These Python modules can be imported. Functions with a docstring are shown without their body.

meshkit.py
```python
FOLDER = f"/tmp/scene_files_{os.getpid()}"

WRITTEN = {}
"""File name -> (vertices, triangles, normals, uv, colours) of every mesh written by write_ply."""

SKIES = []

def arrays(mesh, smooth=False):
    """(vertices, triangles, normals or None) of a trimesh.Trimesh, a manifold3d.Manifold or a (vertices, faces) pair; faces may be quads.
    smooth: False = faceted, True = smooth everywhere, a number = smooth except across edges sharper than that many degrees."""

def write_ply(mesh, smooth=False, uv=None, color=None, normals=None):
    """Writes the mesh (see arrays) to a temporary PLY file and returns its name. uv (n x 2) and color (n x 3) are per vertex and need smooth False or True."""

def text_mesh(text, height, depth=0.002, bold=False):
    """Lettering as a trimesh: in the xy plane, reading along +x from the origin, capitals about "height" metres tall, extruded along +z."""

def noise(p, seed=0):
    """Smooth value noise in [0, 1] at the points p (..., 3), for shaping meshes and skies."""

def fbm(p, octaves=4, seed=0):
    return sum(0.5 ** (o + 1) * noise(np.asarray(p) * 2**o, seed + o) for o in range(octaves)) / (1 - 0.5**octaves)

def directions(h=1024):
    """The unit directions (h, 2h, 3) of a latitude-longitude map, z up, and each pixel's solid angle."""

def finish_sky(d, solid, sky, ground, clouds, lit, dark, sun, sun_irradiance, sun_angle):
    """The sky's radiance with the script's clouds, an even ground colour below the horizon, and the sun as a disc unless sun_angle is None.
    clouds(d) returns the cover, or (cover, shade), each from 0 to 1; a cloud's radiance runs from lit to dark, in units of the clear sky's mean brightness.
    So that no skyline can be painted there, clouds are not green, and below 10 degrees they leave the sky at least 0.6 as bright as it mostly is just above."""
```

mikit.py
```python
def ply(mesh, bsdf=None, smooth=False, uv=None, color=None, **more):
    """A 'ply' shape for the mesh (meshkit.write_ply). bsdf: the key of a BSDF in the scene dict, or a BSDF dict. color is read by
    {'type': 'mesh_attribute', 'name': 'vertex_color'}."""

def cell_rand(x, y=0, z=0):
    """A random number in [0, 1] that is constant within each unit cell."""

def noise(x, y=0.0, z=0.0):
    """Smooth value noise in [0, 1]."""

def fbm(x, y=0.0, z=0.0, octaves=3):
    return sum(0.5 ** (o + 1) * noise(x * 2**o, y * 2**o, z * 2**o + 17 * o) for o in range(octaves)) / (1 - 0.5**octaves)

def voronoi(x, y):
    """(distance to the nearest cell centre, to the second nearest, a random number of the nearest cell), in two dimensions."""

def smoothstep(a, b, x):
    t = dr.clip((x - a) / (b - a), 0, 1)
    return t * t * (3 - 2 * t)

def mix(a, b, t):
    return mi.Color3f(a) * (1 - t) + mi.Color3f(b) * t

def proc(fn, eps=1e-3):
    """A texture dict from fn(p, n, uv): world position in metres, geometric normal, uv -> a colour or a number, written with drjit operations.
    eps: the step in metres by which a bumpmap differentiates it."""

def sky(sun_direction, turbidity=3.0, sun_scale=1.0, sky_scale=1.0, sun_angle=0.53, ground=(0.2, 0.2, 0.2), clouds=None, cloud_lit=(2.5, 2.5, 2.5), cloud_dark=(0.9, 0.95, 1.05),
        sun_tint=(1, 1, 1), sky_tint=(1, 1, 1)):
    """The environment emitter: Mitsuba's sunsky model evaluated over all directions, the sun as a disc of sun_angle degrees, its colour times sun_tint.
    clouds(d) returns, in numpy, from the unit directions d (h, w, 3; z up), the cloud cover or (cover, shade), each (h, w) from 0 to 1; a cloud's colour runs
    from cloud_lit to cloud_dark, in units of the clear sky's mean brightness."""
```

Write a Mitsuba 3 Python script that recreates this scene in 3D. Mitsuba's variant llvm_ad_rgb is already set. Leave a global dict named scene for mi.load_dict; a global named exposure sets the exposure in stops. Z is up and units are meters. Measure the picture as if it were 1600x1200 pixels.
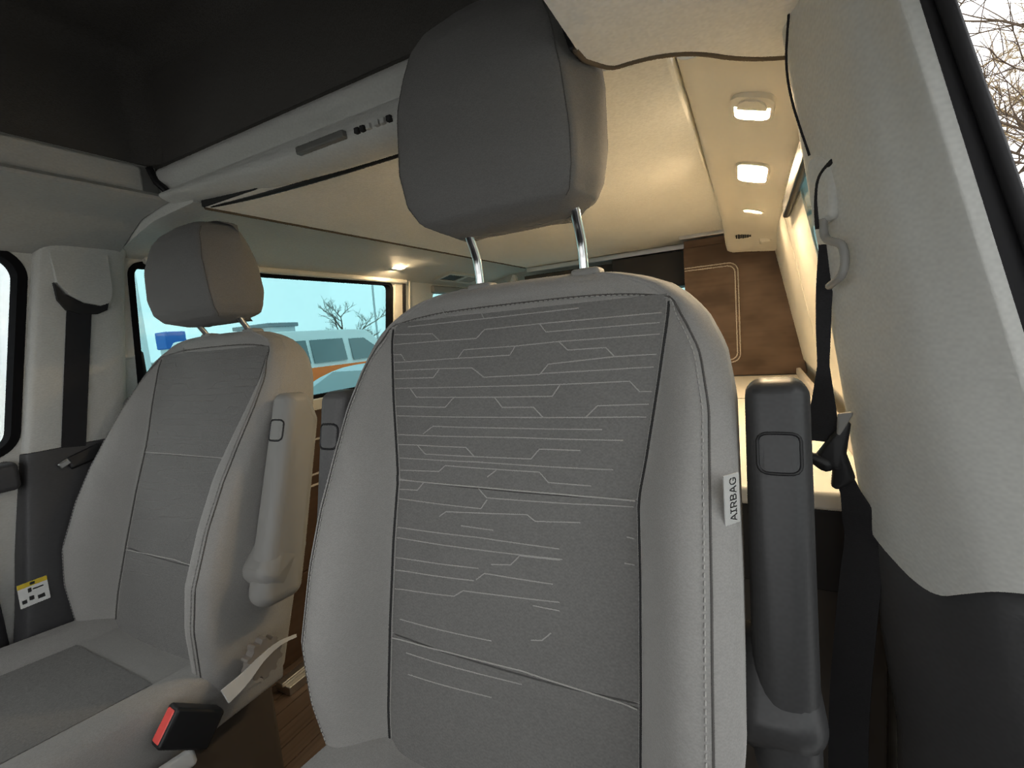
import math, random
import numpy as np
import trimesh, manifold3d as m3
import shapely.geometry as sg
import drjit as dr
import mitsuba as mi
import mikit, meshkit
from mikit import proc, noise, fbm, smoothstep, mix

T = mi.ScalarTransform4f
scene, labels = {"type": "scene"}, {}

# ------------------------------------------------------------------ camera, sky, exposure
EYE = np.array([0.0, 0.0, 1.12])
FWD = np.array([-0.46094562, 0.88035135, -0.11185097])
UPV = np.array([0.02538182, 0.13906649, 0.98995771])
scene["camera"] = {"type": "perspective", "fov": 2 * math.degrees(math.atan(800 / 728)), "fov_axis": "x", "near_clip": 0.02, "far_clip": 500,
                   "to_world": T().look_at(origin=EYE.tolist(), target=(EYE + FWD).tolist(), up=UPV.tolist())}
exposure = 2.5


def overcast(d):
    n = meshkit.fbm(d * 2.2, 4, 3)
    return np.full(d.shape[:2], 0.97), 0.25 + 0.35 * n


scene["sky"] = mikit.sky([0.3, -0.5, 0.75], turbidity=5, sun_scale=0.0, sky_scale=1.0, clouds=overcast,
                         cloud_lit=(3.6, 3.6, 3.55), cloud_dark=(2.3, 2.35, 2.4), ground=(0.16, 0.16, 0.15))


# ------------------------------------------------------------------ materials
def mat(name, color, rough=0.6, spec=0.4, metal=0.0, bump=None, **kw):
    b = {"type": "principled", "base_color": color if isinstance(color, dict) else {"type": "rgb", "value": list(color)}, "roughness": rough, "specular": spec, "metallic": metal, **kw}
    if bump is not None:
        fn, scale, eps = bump
        b = {"type": "bumpmap", "texture": proc(fn, eps), "scale": scale, "bsdf": b}
    scene[name] = {"type": "twosided", "bsdf": b}
    return name


def speckle(base, amp, freq, stain=0.0, tint=None):
    base = tuple(base)

    def fn(p, n, uv):
        a = noise(p.x * freq, p.y * freq, p.z * freq)
        s = fbm(p.x * 9, p.y * 9, p.z * 9, 3)
        k = 1 + amp * (a - 0.5) * 2 + stain * (s - 0.5) * 2
        return mi.Color3f(base[0], base[1], base[2]) * k
    return proc(fn)


def weave(p, n, uv):
    return noise(p.x * 900, p.y * 900, p.z * 900)


def grain(p, n, uv):
    return noise(p.x * 600, p.y * 600, p.z * 600)


def wood_dark(p, n, uv):
    g = fbm(p.x * 60 + 3 * noise(p.y * 3), p.y * 2.5, p.z * 40, 3)
    s = fbm(p.x * 5, p.y * 5, p.z * 7, 3)
    return mix((0.070, 0.040, 0.026), (0.135, 0.083, 0.055), 0.6 * g + 0.4 * s)


def wood_wardrobe(p, n, uv):
    s = fbm(p.x * 9, p.y * 9, p.z * 11, 4)
    g = fbm(p.x * 6, p.y * 6, p.z * 90, 2)
    return mix((0.105, 0.068, 0.047), (0.20, 0.135, 0.098), smoothstep(0.25, 0.75, 0.85 * s + 0.15 * g))


def plank_wood(p, n, uv):
    g = fbm(p.x * 120, p.y * 4, p.z, 3)
    c = mikit.cell_rand(dr.floor((p.x + 3) / 0.062))
    return mix((0.10, 0.068, 0.050), (0.19, 0.135, 0.105), 0.7 * g + 0.3 * c)


mat("m_fabric", speckle((0.320, 0.312, 0.298), 0.10, 700, 0.04), 0.85, 0.2, sheen=0.4, bump=(weave, 0.0005, 4e-4))
mat("m_panel", speckle((0.195, 0.191, 0.184), 0.14, 500, 0.06), 0.85, 0.2, sheen=0.5, bump=(weave, 0.0006, 4e-4))
mat("m_headrest", speckle((0.175, 0.171, 0.166), 0.10, 700, 0.03), 0.85, 0.2, sheen=0.4, bump=(weave, 0.0005, 4e-4))
mat("m_piping", (0.40, 0.39, 0.375), 0.8, 0.2)
mat("m_thread", (0.42, 0.41, 0.39), 0.8, 0.2)
mat("m_seam", (0.04, 0.04, 0.04), 0.8, 0.2)
mat("m_softseam", (0.11, 0.105, 0.10), 0.8, 0.2)
mat("m_piping_faint", (0.235, 0.23, 0.22), 0.8, 0.2)
mat("m_gap", (0.13, 0.10, 0.07), 0.8, 0.2)
mat("m_trim", speckle((0.53, 0.53, 0.50), 0.06, 350, 0.03), 0.62, 0.4, bump=(grain, 0.0003, 6e-4))
mat("m_trim_dark", speckle((0.050, 0.050, 0.052), 0.08, 350), 0.5, 0.4, bump=(grain, 0.0003, 6e-4))
mat("m_seat_plastic", (0.27, 0.265, 0.25), 0.5, 0.4)
mat("m_base", (0.075, 0.062, 0.052), 0.6, 0.3)
mat("m_knob", (0.21, 0.19, 0.17), 0.5, 0.4)
mat("m_armrest", speckle((0.105, 0.103, 0.103), 0.06, 350), 0.5, 0.4)
mat("m_armrest_dark", speckle((0.036, 0.036, 0.037), 0.06, 350), 0.42, 0.45)
mat("m_headliner", speckle((0.80, 0.785, 0.73), 0.06, 300, 0.03), 0.9, 0.15)
mat("m_cab_liner", speckle((0.38, 0.38, 0.36), 0.06, 300, 0.03), 0.9, 0.15)
mat("m_seal", (0.010, 0.010, 0.011), 1.0, 0.03)
mat("m_beige", (0.72, 0.68, 0.59), 0.55, 0.3)
mat("m_console", (0.70, 0.665, 0.585), 0.6, 0.3)
mat("m_canvas", speckle((0.10, 0.095, 0.088), 0.15, 500), 0.95, 0.1)
mat("m_black", (0.012, 0.012, 0.013), 0.45, 0.4)
mat("m_rubber", (0.014, 0.0135, 0.015), 0.6, 0.25)
mat("m_webbing", speckle((0.017, 0.017, 0.019), 0.2, 900), 0.7, 0.3)
mat("m_chrome", (0.78, 0.78, 0.78), 0.12, 0.5, 1.0)
mat("m_alu", (0.62, 0.62, 0.62), 0.35, 0.5, 1.0)
mat("m_red", (0.88, 0.10, 0.085), 0.35, 0.5)
mat("m_white", (0.75, 0.75, 0.73), 0.6, 0.3)
mat("m_label_grey", (0.50, 0.50, 0.48), 0.7, 0.2)
mat("m_yellow", (0.75, 0.55, 0.05), 0.6, 0.3)
mat("m_ink", (0.03, 0.03, 0.03), 0.7, 0.2)
mat("m_display", (0.15, 0.15, 0.14), 0.25, 0.5)
mat("m_wood_dark", proc(wood_dark), 0.5, 0.35)
mat("m_wardrobe", proc(wood_wardrobe), 0.55, 0.3)
mat("m_dark_cabinet", (0.035, 0.033, 0.033), 0.5, 0.35)
mat("m_plank", proc(plank_wood), 0.45, 0.4)
mat("m_worktop", (0.78, 0.74, 0.66), 0.4, 0.4)
mat("m_kitchen", (0.09, 0.078, 0.066), 0.55, 0.3)
mat("m_edge", (0.62, 0.56, 0.50), 0.5, 0.3)
# outside
mat("m_white_paint", (0.78, 0.78, 0.78), 0.25, 0.5, clearcoat=0.6)
mat("m_orange", (0.95, 0.16, 0.004), 0.3, 0.5, clearcoat=0.6)
mat("m_silver", (0.42, 0.46, 0.50), 0.3, 0.5, 0.4, clearcoat=0.6)
mat("m_car_glass", (0.16, 0.20, 0.21), 0.1, 0.6)
mat("m_tyre", (0.02, 0.02, 0.02), 0.8, 0.2)
mat("m_asphalt", speckle((0.45, 0.45, 0.44), 0.2, 30, 0.2), 0.9, 0.2)
mat("m_bark", (0.115, 0.085, 0.06), 0.9, 0.1)
mat("m_twig_gold", (0.30, 0.22, 0.12), 0.9, 0.1)
mat("m_hedge", speckle((0.15, 0.19, 0.12), 0.3, 20, 0.3), 0.9, 0.1)
mat("m_hall", (0.84, 0.85, 0.86), 0.8, 0.2)
mat("m_building", (0.60, 0.63, 0.66), 0.8, 0.2)
mat("m_building_dark", (0.22, 0.25, 0.28), 0.6, 0.3)
mat("m_blue", (0.03, 0.15, 0.52), 0.5, 0.3)
mat("m_steel", (0.45, 0.47, 0.48), 0.5, 0.4)
scene["m_privacy_glass"] = {"type": "thindielectric", "int_ior": 1.5, "specular_transmittance": {"type": "rgb", "value": [0.26, 0.50, 0.52]}}
scene["m_clear_glass"] = {"type": "thindielectric", "int_ior": 1.5, "specular_transmittance": {"type": "rgb", "value": [0.88, 0.95, 0.94]}}


# ------------------------------------------------------------------ helpers
def add(key, mesh, m, smooth=30, label=None, cat=None, group=None, kind=None, tw=None, shape=None, **more):
    """one entry of the scene; returns its key (numbered when taken)"""
    base, n = key, 0
    while key in scene:
        n += 1
        key = f"{base}_{n:03d}"
    d = dict(shape) if shape is not None else mikit.ply(mesh, m, smooth=smooth, **more)
    if shape is not None and m is not None:
        d["bsdf"] = {"type": "ref", "id": m}
    if tw is not None:
        d["to_world"] = tw
    scene[key] = d
    tag(key, label, cat, group, kind)
    return key


def tag(key, label=None, cat=None, group=None, kind=None):
    e = {}
    if label: e["label"] = label
    if cat: e["category"] = cat
    if group: e["group"] = group
    if kind: e["kind"] = kind
    if e: labels[key] = e


def struct(key, mesh, m, label, smooth=30, **more):
    return add(key, mesh, m, smooth, label=label, kind="structure", **more)


def tm(man):
    m = man.to_mesh()
    return trimesh.Trimesh(m.vert_properties[:, :3], m.tri_verts, process=False)


def cat(*ms):
    return trimesh.util.concatenate([m for m in ms])


def box(lo, hi):
    lo, hi = np.minimum(lo, hi), np.maximum(lo, hi)
    b = trimesh.creation.box(extents=np.array(hi, float) - np.array(lo, float))
    b.apply_translation((np.array(lo, float) + np.array(hi, float)) / 2)
    return b


def ball(c, r, n=16):
    return m3.Manifold.sphere(r, n).translate(tuple(map(float, c)))


def hull_balls(pts, n=16):
    """hull of (x, y, z, r) balls"""
    return tm(m3.Manifold.batch_hull([ball(p[:3], p[3], n) for p in pts]))


def rbox(lo, hi, r, n=12):
    lo, hi = np.minimum(lo, hi), np.maximum(lo, hi)
    r = min(r, 0.499 * float(min(np.subtract(hi, lo))))
    c = [(lo[0] + r if a == 0 else hi[0] - r, lo[1] + r if b == 0 else hi[1] - r, lo[2] + r if d == 0 else hi[2] - r, r) for a in (0, 1) for b in (0, 1) for d in (0, 1)]
    return hull_balls(c, n)


def chaikin(p, k=3, closed=True):
    p = np.asarray(p, float)
    for _ in range(k):
        if closed:
            q = np.roll(p, -1, 0)
            p = np.stack([0.75 * p + 0.25 * q, 0.25 * p + 0.75 * q], 1).reshape(-1, p.shape[1])
        else:
            a, b = p[:-1], p[1:]
            m = np.stack([0.75 * a + 0.25 * b, 0.25 * a + 0.75 * b], 1).reshape(-1, p.shape[1])
            p = np.vstack([p[:1], m[1:-1], p[-1:]])
    return p


def loft(rings, closed=True, caps=True):
    """rings: list of (n,3) arrays"""
    R = np.asarray(rings, float)
    k, n = R.shape[:2]
    v = R.reshape(-1, 3)
    f = []
    for i in range(k - 1):
        for j in range(n if closed else n - 1):
            a, b = i * n + j, i * n + (j + 1) % n
            f += [[a, b, b + n], [a, b + n, a + n]]
    if caps and closed:
        for i, flip in ((0, True), (k - 1, False)):
            c = len(v)
            v = np.vstack([v, R[i].mean(0)])
            for j in range(n):
                a, b = i * n + j, i * n + (j + 1) % n
                f.append([c, b, a] if flip else [c, a, b])
    m = trimesh.Trimesh(v, np.array(f), process=False)
    if closed and caps and m.volume < 0:
        m.invert()
    return m


def tube(path, r, n=8, closed=False):
    p = np.asarray(path, float)
    k = len(p)
    r = np.broadcast_to(r, k)
    t = np.zeros_like(p)
    if closed:
        t = np.roll(p, -1, 0) - np.roll(p, 1, 0)
    else:
        t[1:-1] = p[2:] - p[:-2]
        t[0], t[-1] = p[1] - p[0], p[-1] - p[-2]
    t /= np.linalg.norm(t, axis=1, keepdims=True) + 1e-12
    u = np.cross(t[0], [0.31, 0.27, 0.91])
    u /= np.linalg.norm(u)
    rings = []
    for i in range(k):
        u = u - t[i] * (u @ t[i])
        u /= np.linalg.norm(u) + 1e-12
        w = np.cross(t[i], u)
        a = np.arange(n) / n * 2 * np.pi
        rings.append(p[i] + r[i] * (np.cos(a)[:, None] * u + np.sin(a)[:, None] * w))
    if closed:
        rings.append(rings[0])
        return loft(rings, caps=False)
    return loft(rings)


def strip(path, normals, w, th):
    """flat band of width w and thickness th along path; normals = the band's face direction at each point"""
    p = np.asarray(path, float)
    nn = np.broadcast_to(np.asarray(normals, float), p.shape)
    t = np.gradient(p, axis=0)
    t /= np.linalg.norm(t, axis=1, keepdims=True)
    w = np.broadcast_to(w, len(p))
    rings = []
    for i in range(len(p)):
        s = np.cross(t[i], nn[i])
        s /= np.linalg.norm(s)
        n_ = np.cross(s, t[i])
        rings.append([p[i] + s * w[i] / 2 + n_ * th / 2, p[i] - s * w[i] / 2 + n_ * th / 2, p[i] - s * w[i] / 2 - n_ * th / 2, p[i] + s * w[i] / 2 - n_ * th / 2])
    return loft(rings)


def rrect(x0, y0, x1, y1, r, k=6):
    return sg.box(x0 + r, y0 + r, x1 - r, y1 - r).buffer(r, quad_segs=k)


def poly_cs(p):
    polys = [np.array(p.exterior.coords)[:-1]] + [np.array(i.coords)[:-1] for i in p.interiors]
    return m3.CrossSection(polys, m3.FillRule.EvenOdd)


def extr(p, h):
    return m3.Manifold.extrude(poly_cs(p), h)


# (a, b, c) of an extrusion in (a, b) along c -> world, for a = y, b = z, c = x ; and a = x, b = z, c = y
def yz_along_x(p, x0, x1):
    m = extr(p, x1 - x0)
    return m.transform(np.array([[0, 0, 1, x0], [1, 0, 0, 0], [0, 1, 0, 0]], float))


def xz_along_y(p, y0, y1):
    m = extr(p, y1 - y0)          # local (x, z, c): x -> x, y -> z, c -> -y
    return m.transform(np.array([[1, 0, 0, 0], [0, 0, -1, y1], [0, 1, 0, 0]], float))


def xy_along_z(p, z0, z1):
    return extr(p, z1 - z0).translate((0, 0, z0))

PATTERN = [[(-0.188,1.142),(-0.036,1.142),(0.107,1.143)],
 [(-0.123,1.165),(-0.11,1.152),(-0.046,1.151),(-0.04,1.143)],
 [(-0.219,1.131),(-0.132,1.127),(-0.116,1.115)],
 [(-0.217,1.115),(-0.116,1.115),(-0.049,1.114),(-0.036,1.126),(0.052,1.127),(0.213,1.127)],
 [(0.052,1.127),(0.062,1.115),(0.211,1.115)],
 [(-0.215,1.099),(-0.195,1.098),(-0.186,1.088)],
 [(-0.214,1.086),(-0.081,1.087),(-0.07,1.099),(0.015,1.099),(0.081,1.101),(0.212,1.101)],
 [(-0.084,1.087),(0.008,1.087),(0.016,1.099)],
 [(0.081,1.101),(0.094,1.089),(0.145,1.089),(0.156,1.077)],
 [(0.067,1.072),(0.156,1.077),(0.207,1.077)],
 [(-0.211,1.073),(-0.114,1.073),(-0.054,1.072),(-0.033,1.058),(0.055,1.059),(0.067,1.072)],
 [(-0.212,1.06),(-0.125,1.06),(-0.114,1.072)],
 [(0.055,1.06),(0.204,1.062)],
 [(-0.212,1.045),(0.083,1.045),(0.175,1.046),(0.187,1.033),(0.202,1.033)],
 [(-0.171,1.044),(-0.157,1.031),(-0.014,1.03),(-0.001,1.016),(0.047,1.016),(0.061,1.003)],
 [(-0.026,1.03),(0.074,1.03),(0.084,1.044)],
 [(-0.206,1.017),(-0.099,1.016),(-0.084,1.03)],
 [(0.121,1.004),(0.135,1.017),(0.198,1.018)],
 [(-0.205,1.002),(0.195,1.003)],
 [(-0.14,0.976),(-0.121,0.988),(0.141,0.988)],
 [(-0.202,0.973),(0.022,0.976),(0.167,0.975)],
 [(-0.197,0.958),(-0.151,0.959),(-0.134,0.947),(0.045,0.949),(0.057,0.962),(0.113,0.962)],
 [(-0.151,0.959),(-0.059,0.96),(-0.044,0.948)],
 [(-0.191,0.938),(-0.044,0.941),(0.155,0.94)],
 [(-0.187,0.92),(-0.105,0.924),(-0.094,0.933),(0.058,0.933),(0.071,0.921),(0.128,0.92)],
 [(-0.021,0.922),(-0.007,0.932)],
 [(-0.182,0.892),(-0.145,0.894),(-0.133,0.906)],
 [(-0.034,0.906),(-0.02,0.895),(0.181,0.899)],
 [(-0.183,0.878),(-0.029,0.88),(-0.019,0.893)],
 [(-0.1,0.862),(-0.088,0.87),(0.042,0.879),(0.054,0.872),(0.115,0.876)],
 [(-0.187,0.836),(-0.032,0.842),(0.088,0.842)],
 [(-0.186,0.821),(0.092,0.83)],
 [(-0.061,0.854),(-0.008,0.854)],
 [(-0.01,0.81),(0.02,0.814),(0.033,0.827),(0.089,0.829)],
 [(-0.186,0.792),(-0.03,0.802)],
 [(-0.033,0.787),(-0.02,0.797),(0.08,0.799)],
 [(-0.19,0.774),(-0.037,0.785)],
 [(-0.069,0.759),(-0.054,0.769),(0.089,0.779)],
 [(-0.188,0.747),(-0.069,0.759)],
 [(0.053,0.769),(0.089,0.769)],
 [(0.172,0.864),(0.186,0.863)],
 [(0.169,0.834),(0.185,0.834)],
 [(0.051,0.727),(0.066,0.73),(0.078,0.741)],
 [(-0.169,0.706),(-0.007,0.714)],
 [(-0.154,0.663),(0.039,0.672)],
 [(-0.149,0.635),(-0.005,0.645)]]
SEAMS = [[(-0.183,0.906),(-0.041,0.908),(0.08,0.908),(0.188,0.906)],
 [(-0.187,0.677),(-0.081,0.684),(0.039,0.688),(0.127,0.683),(0.188,0.678)]]
# ------------------------------------------------------------------ setting: floor, walls, roof
struct("floor", box((-1.55, -0.62, -0.06), (0.20, 2.55, -0.008)), "m_black", "dark vehicle floor under the planks between the front seats", smooth=False)
pl = mikit.ply(tm(xy_along_z(sg.box(0.0022, 0.0, 0.0598, 3.1), 0, 0.008)), "m_plank", smooth=False)
for i in range(27):
    add("floor__plank", None, None, shape=pl, tw=T().translate([-1.53 + i * 0.062, -0.58, -0.008]))

# left (passenger) side wall: profile in (x, z), cut by the window openings
prof_l = sg.Polygon([(-1.53, -0.05), (-1.53, 0.93), (-1.455, 1.40), (-1.40, 1.44), (-1.40, 1.50), (-1.50, 1.50), (-1.49, 1.42), (-1.566, 0.93), (-1.566, -0.05)])
wl = xz_along_y(prof_l, -0.62, 2.55)
WIN_SLIDE = rrect(0.665, 0.925, 1.695, 1.39, 0.035)
WIN_DOOR = sg.Polygon([(-0.35, 0.935), (0.412, 0.935), (0.474, 1.40), (-0.05, 1.40)]).buffer(-0.06).buffer(0.06)
WIN_QTR = rrect(2.0, 0.95, 2.40, 1.36, 0.03)
for w in (WIN_SLIDE, WIN_DOOR, WIN_QTR):
    wl = wl - yz_along_x(w, -1.7, -1.3)
struct("wall_left", tm(wl), "m_trim", "grey inner side panel of the van on the passenger side", smooth=25)


def lean(m, side=-1):
    """shears a flat ring built at z 0.93 so that it follows the wall's inward lean"""
    v = np.array(m.vertices)
    v[:, 0] += -side * 0 + (v[:, 2] - 0.93) * (0.16 if side < 0 else -0.20)
    return trimesh.Trimesh(v, m.faces, process=False)


def ring_yz(p, w_out, w_in, x0, x1, side=-1):
    return lean(tm(yz_along_x(p.buffer(w_out).difference(p.buffer(-w_in)), x0, x1)), side)


def pane_yz(p, x0, side=-1):
    m = yz_along_x(p.buffer(0.004), x0, x0 + 0.001)
    m = tm(m)
    # one sheet only: keep the face that looks at +x
    keep = m.face_normals[:, 0] > 0.5
    m.update_faces(keep)
    return lean(m, side)


k = struct("window_1", pane_yz(WIN_SLIDE, -1.556), "m_privacy_glass", "tinted sliding door window behind the passenger seat", smooth=False)
add("window_1__seal", ring_yz(WIN_SLIDE, 0.002, 0.013, -1.560, -1.528), "m_seal", 30, label="black rubber seal around the tinted pane")
add("window_1__latch", rbox((-1.548, 0.668, 1.05), (-1.515, 0.695, 1.155), 0.006), "m_black", 30, label="black window catch at the front edge")
struct("window_2", pane_yz(WIN_DOOR, -1.556), "m_clear_glass", "clear passenger door window at the left edge of the photo", smooth=False)
add("window_2__seal", ring_yz(WIN_DOOR, 0.003, 0.014, -1.570, -1.528), "m_seal", 30, label="wide black rubber seal")
struct("window_3", pane_yz(WIN_QTR, -1.556), "m_privacy_glass", "small tinted rear side window seen above the driver backrest", smooth=False)
add("window_3__blind_cassette", rbox((-1.50, 1.985, 1.352), (-1.44, 2.41, 1.388), 0.008), "m_seat_plastic", 30, label="grey roller blind cassette over the rear side window")

# frame mouldings beside and above the sliding window
struct("trim_1", cat(rbox((-1.50, 0.70, 1.385), (-1.435, 1.78, 1.405), 0.008), box((-1.545, 0.655, 0.885), (-1.50, 1.72, 0.925))), "m_beige", "pale rail and sill along the sliding door window", smooth=30)
sl = [(-1.53 + (z - 0.93) * 0.16 + 0.006, 1.765 + 0.03 * (1.42 - z), z) for z in np.linspace(0.5, 1.40, 12)]
struct("trim_2", tube(sl, 0.009), "m_rubber", "black vertical door seal behind the sliding door window", smooth=True)
sl2 = [(x + 0.004, y + 0.035, z) for x, y, z in sl]
struct("trim_3", tube(sl2, 0.005), "m_beige", "pale bead beside the black door seal", smooth=True)
pp = tm(xz_along_y(sg.Polygon([(-1.525, 0.4), (-1.525, 0.93), (-1.452, 1.39), (-1.47, 1.39), (-1.54, 0.93), (-1.54, 0.4)]), 1.706, 1.770))
struct("trim_4", pp, "m_beige", "beige post between the sliding door window and the black seal", smooth=30)

# brown boards under the sliding window
for z0, z1 in ((0.645, 0.772), (0.776, 0.888), (0.605, 0.641), (0.30, 0.600), (0.0, 0.296)):
    add("wall_left__board", rbox((-1.538, 0.72, z0), (-1.505, 1.95, z1), 0.004), "m_wood_dark", 30)
for z in (0.774, 0.643, 0.6025):
    add("wall_left__edge_strip", box((-1.535, 0.72, z - 0.0035), (-1.503, 1.95, z + 0.0035)), "m_edge", False)

# passenger B pillar
def pillar_ring(z, x, y0, y1, d=0.05, n=3):
    pts = [(x - d, y0), (x - 0.012, y0), (x, y0 + 0.02), (x, (y0 + y1) / 2), (x, y1 - 0.02), (x - 0.012, y1), (x - d, y1)]
    q = chaikin(pts, n)
    return np.column_stack([q, np.full(len(q), z)])


def wl_x(z):
    return float(np.interp(z, [0, 0.93, 1.40, 1.47], [-1.53, -1.53, -1.455, -1.36]))


rings = []
for z in np.linspace(0.935, 1.43, 14):
    rings.append(pillar_ring(z, wl_x(z) + 0.022, np.interp(z, [0.93, 1.40, 1.43], [0.415, 0.482, 0.50]), np.interp(z, [0.93, 1.40], [0.625, 0.66])))
struct("trim_5", loft(rings), "m_trim", "light grey upper trim of the passenger side pillar carrying the belt", smooth=40)
rings = []
for z in np.linspace(-0.0, 0.934, 14):
    rings.append(pillar_ring(z, wl_x(z) + np.interp(z, [0, 0.6, 0.934], [0.085, 0.070, 0.026]), np.interp(z, [0, .5, 0.93], [0.24, 0.335, 0.413]), np.interp(z, [0, 0.93], [0.66, 0.64]), 0.09))
struct("trim_6", loft(rings), "m_trim_dark", "dark grey lower trim of the passenger side pillar with a sticker", smooth=40)
struct("door_1", cat(rbox((-1.60, -0.60, 0.05), (-1.50, 0.335, 0.90), 0.03), rbox((-1.60, -0.60, 0.86), (-1.49, 0.40, 0.925), 0.012)), "m_trim_dark", "dark inner panel of the passenger door beside the pillar", smooth=30)

# right (driver / kitchen) side wall behind the driver pillar
def wr_x(z):
    return float(np.interp(z, [0, 0.86, 1.40], [0.19, 0.19, 0.085]))


prof_r = sg.Polygon([(0.19, -0.05), (0.19, 0.86), (0.085, 1.40), (0.07, 1.47), (0.07, 1.52), (0.085, 1.52), (0.095, 1.40), (0.20, 0.86), (0.20, -0.05)])
wr = xz_along_y(prof_r, 0.70, 2.55)
WIN_KIT = rrect(0.735, 0.985, 1.045, 1.375, 0.01)
wr = wr - yz_along_x(rrect(0.735, 0.985, 1.26, 1.375, 0.01), -0.2, 0.4)
struct("wall_right", tm(wr), "m_beige", "beige side panel beside the kitchen behind the driver pillar", smooth=25)


def lean_r(m):
    v = np.array(m.vertices)
    v[:, 0] += -(v[:, 2] - 0.86) * 0.20
    return trimesh.Trimesh(v, m.faces, process=False)


m = tm(yz_along_x(WIN_KIT.buffer(0.004), 0.179, 0.180))
m.update_faces(m.face_normals[:, 0] < -0.5)
struct("window_4", lean_r(m), "m_privacy_glass", "narrow view of the tinted kitchen window beside the driver belt", smooth=False)
# padded wall trim with a groove, near the wardrobe
for (a0, a1), (b0, b1) in (((1.045, 1.045), (1.415, 1.43)), ((1.428, 1.443), (2.00, 2.09))):
    v = [(wr_x(z) + dx, y, z) for z, y0, y1 in ((0.925, a0, b0), (1.37, a1, b1)) for y in (y0, y1) for dx in (-0.014, -0.0095)]
    add("wall_right__panel", trimesh.convex.convex_hull(np.array(v)), "m_beige", False)
add("wall_right__blind_rail", cat(rbox((0.0785, 0.80, 1.376), (0.094, 1.86, 1.400), 0.007)), "m_beige", 30, label="pale blind rail above the kitchen window")
add("wall_right__blind_cassette", rbox((0.069, 0.80, 1.326), (0.084, 1.30, 1.370), 0.006), "m_black", 30, label="dark blind cassette under the rail")

# rear wall
WIN_TAIL = rrect(-1.36, 0.92, -0.06, 1.36, 0.05)
struct("wall_rear", tm(xz_along_y(sg.box(-1.60, -0.05, 0.25, 1.55).difference(WIN_TAIL), 2.50, 2.53)), "m_trim", "inside of the tailgate behind the cabinets", smooth=False)

m = tm(xz_along_y(WIN_TAIL.buffer(0.004), 2.515, 2.516))
m.update_faces(m.face_normals[:, 1] < -0.5)
struct("window_5", m, "m_privacy_glass", "tinted tailgate window behind the cabinets", smooth=False)
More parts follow.
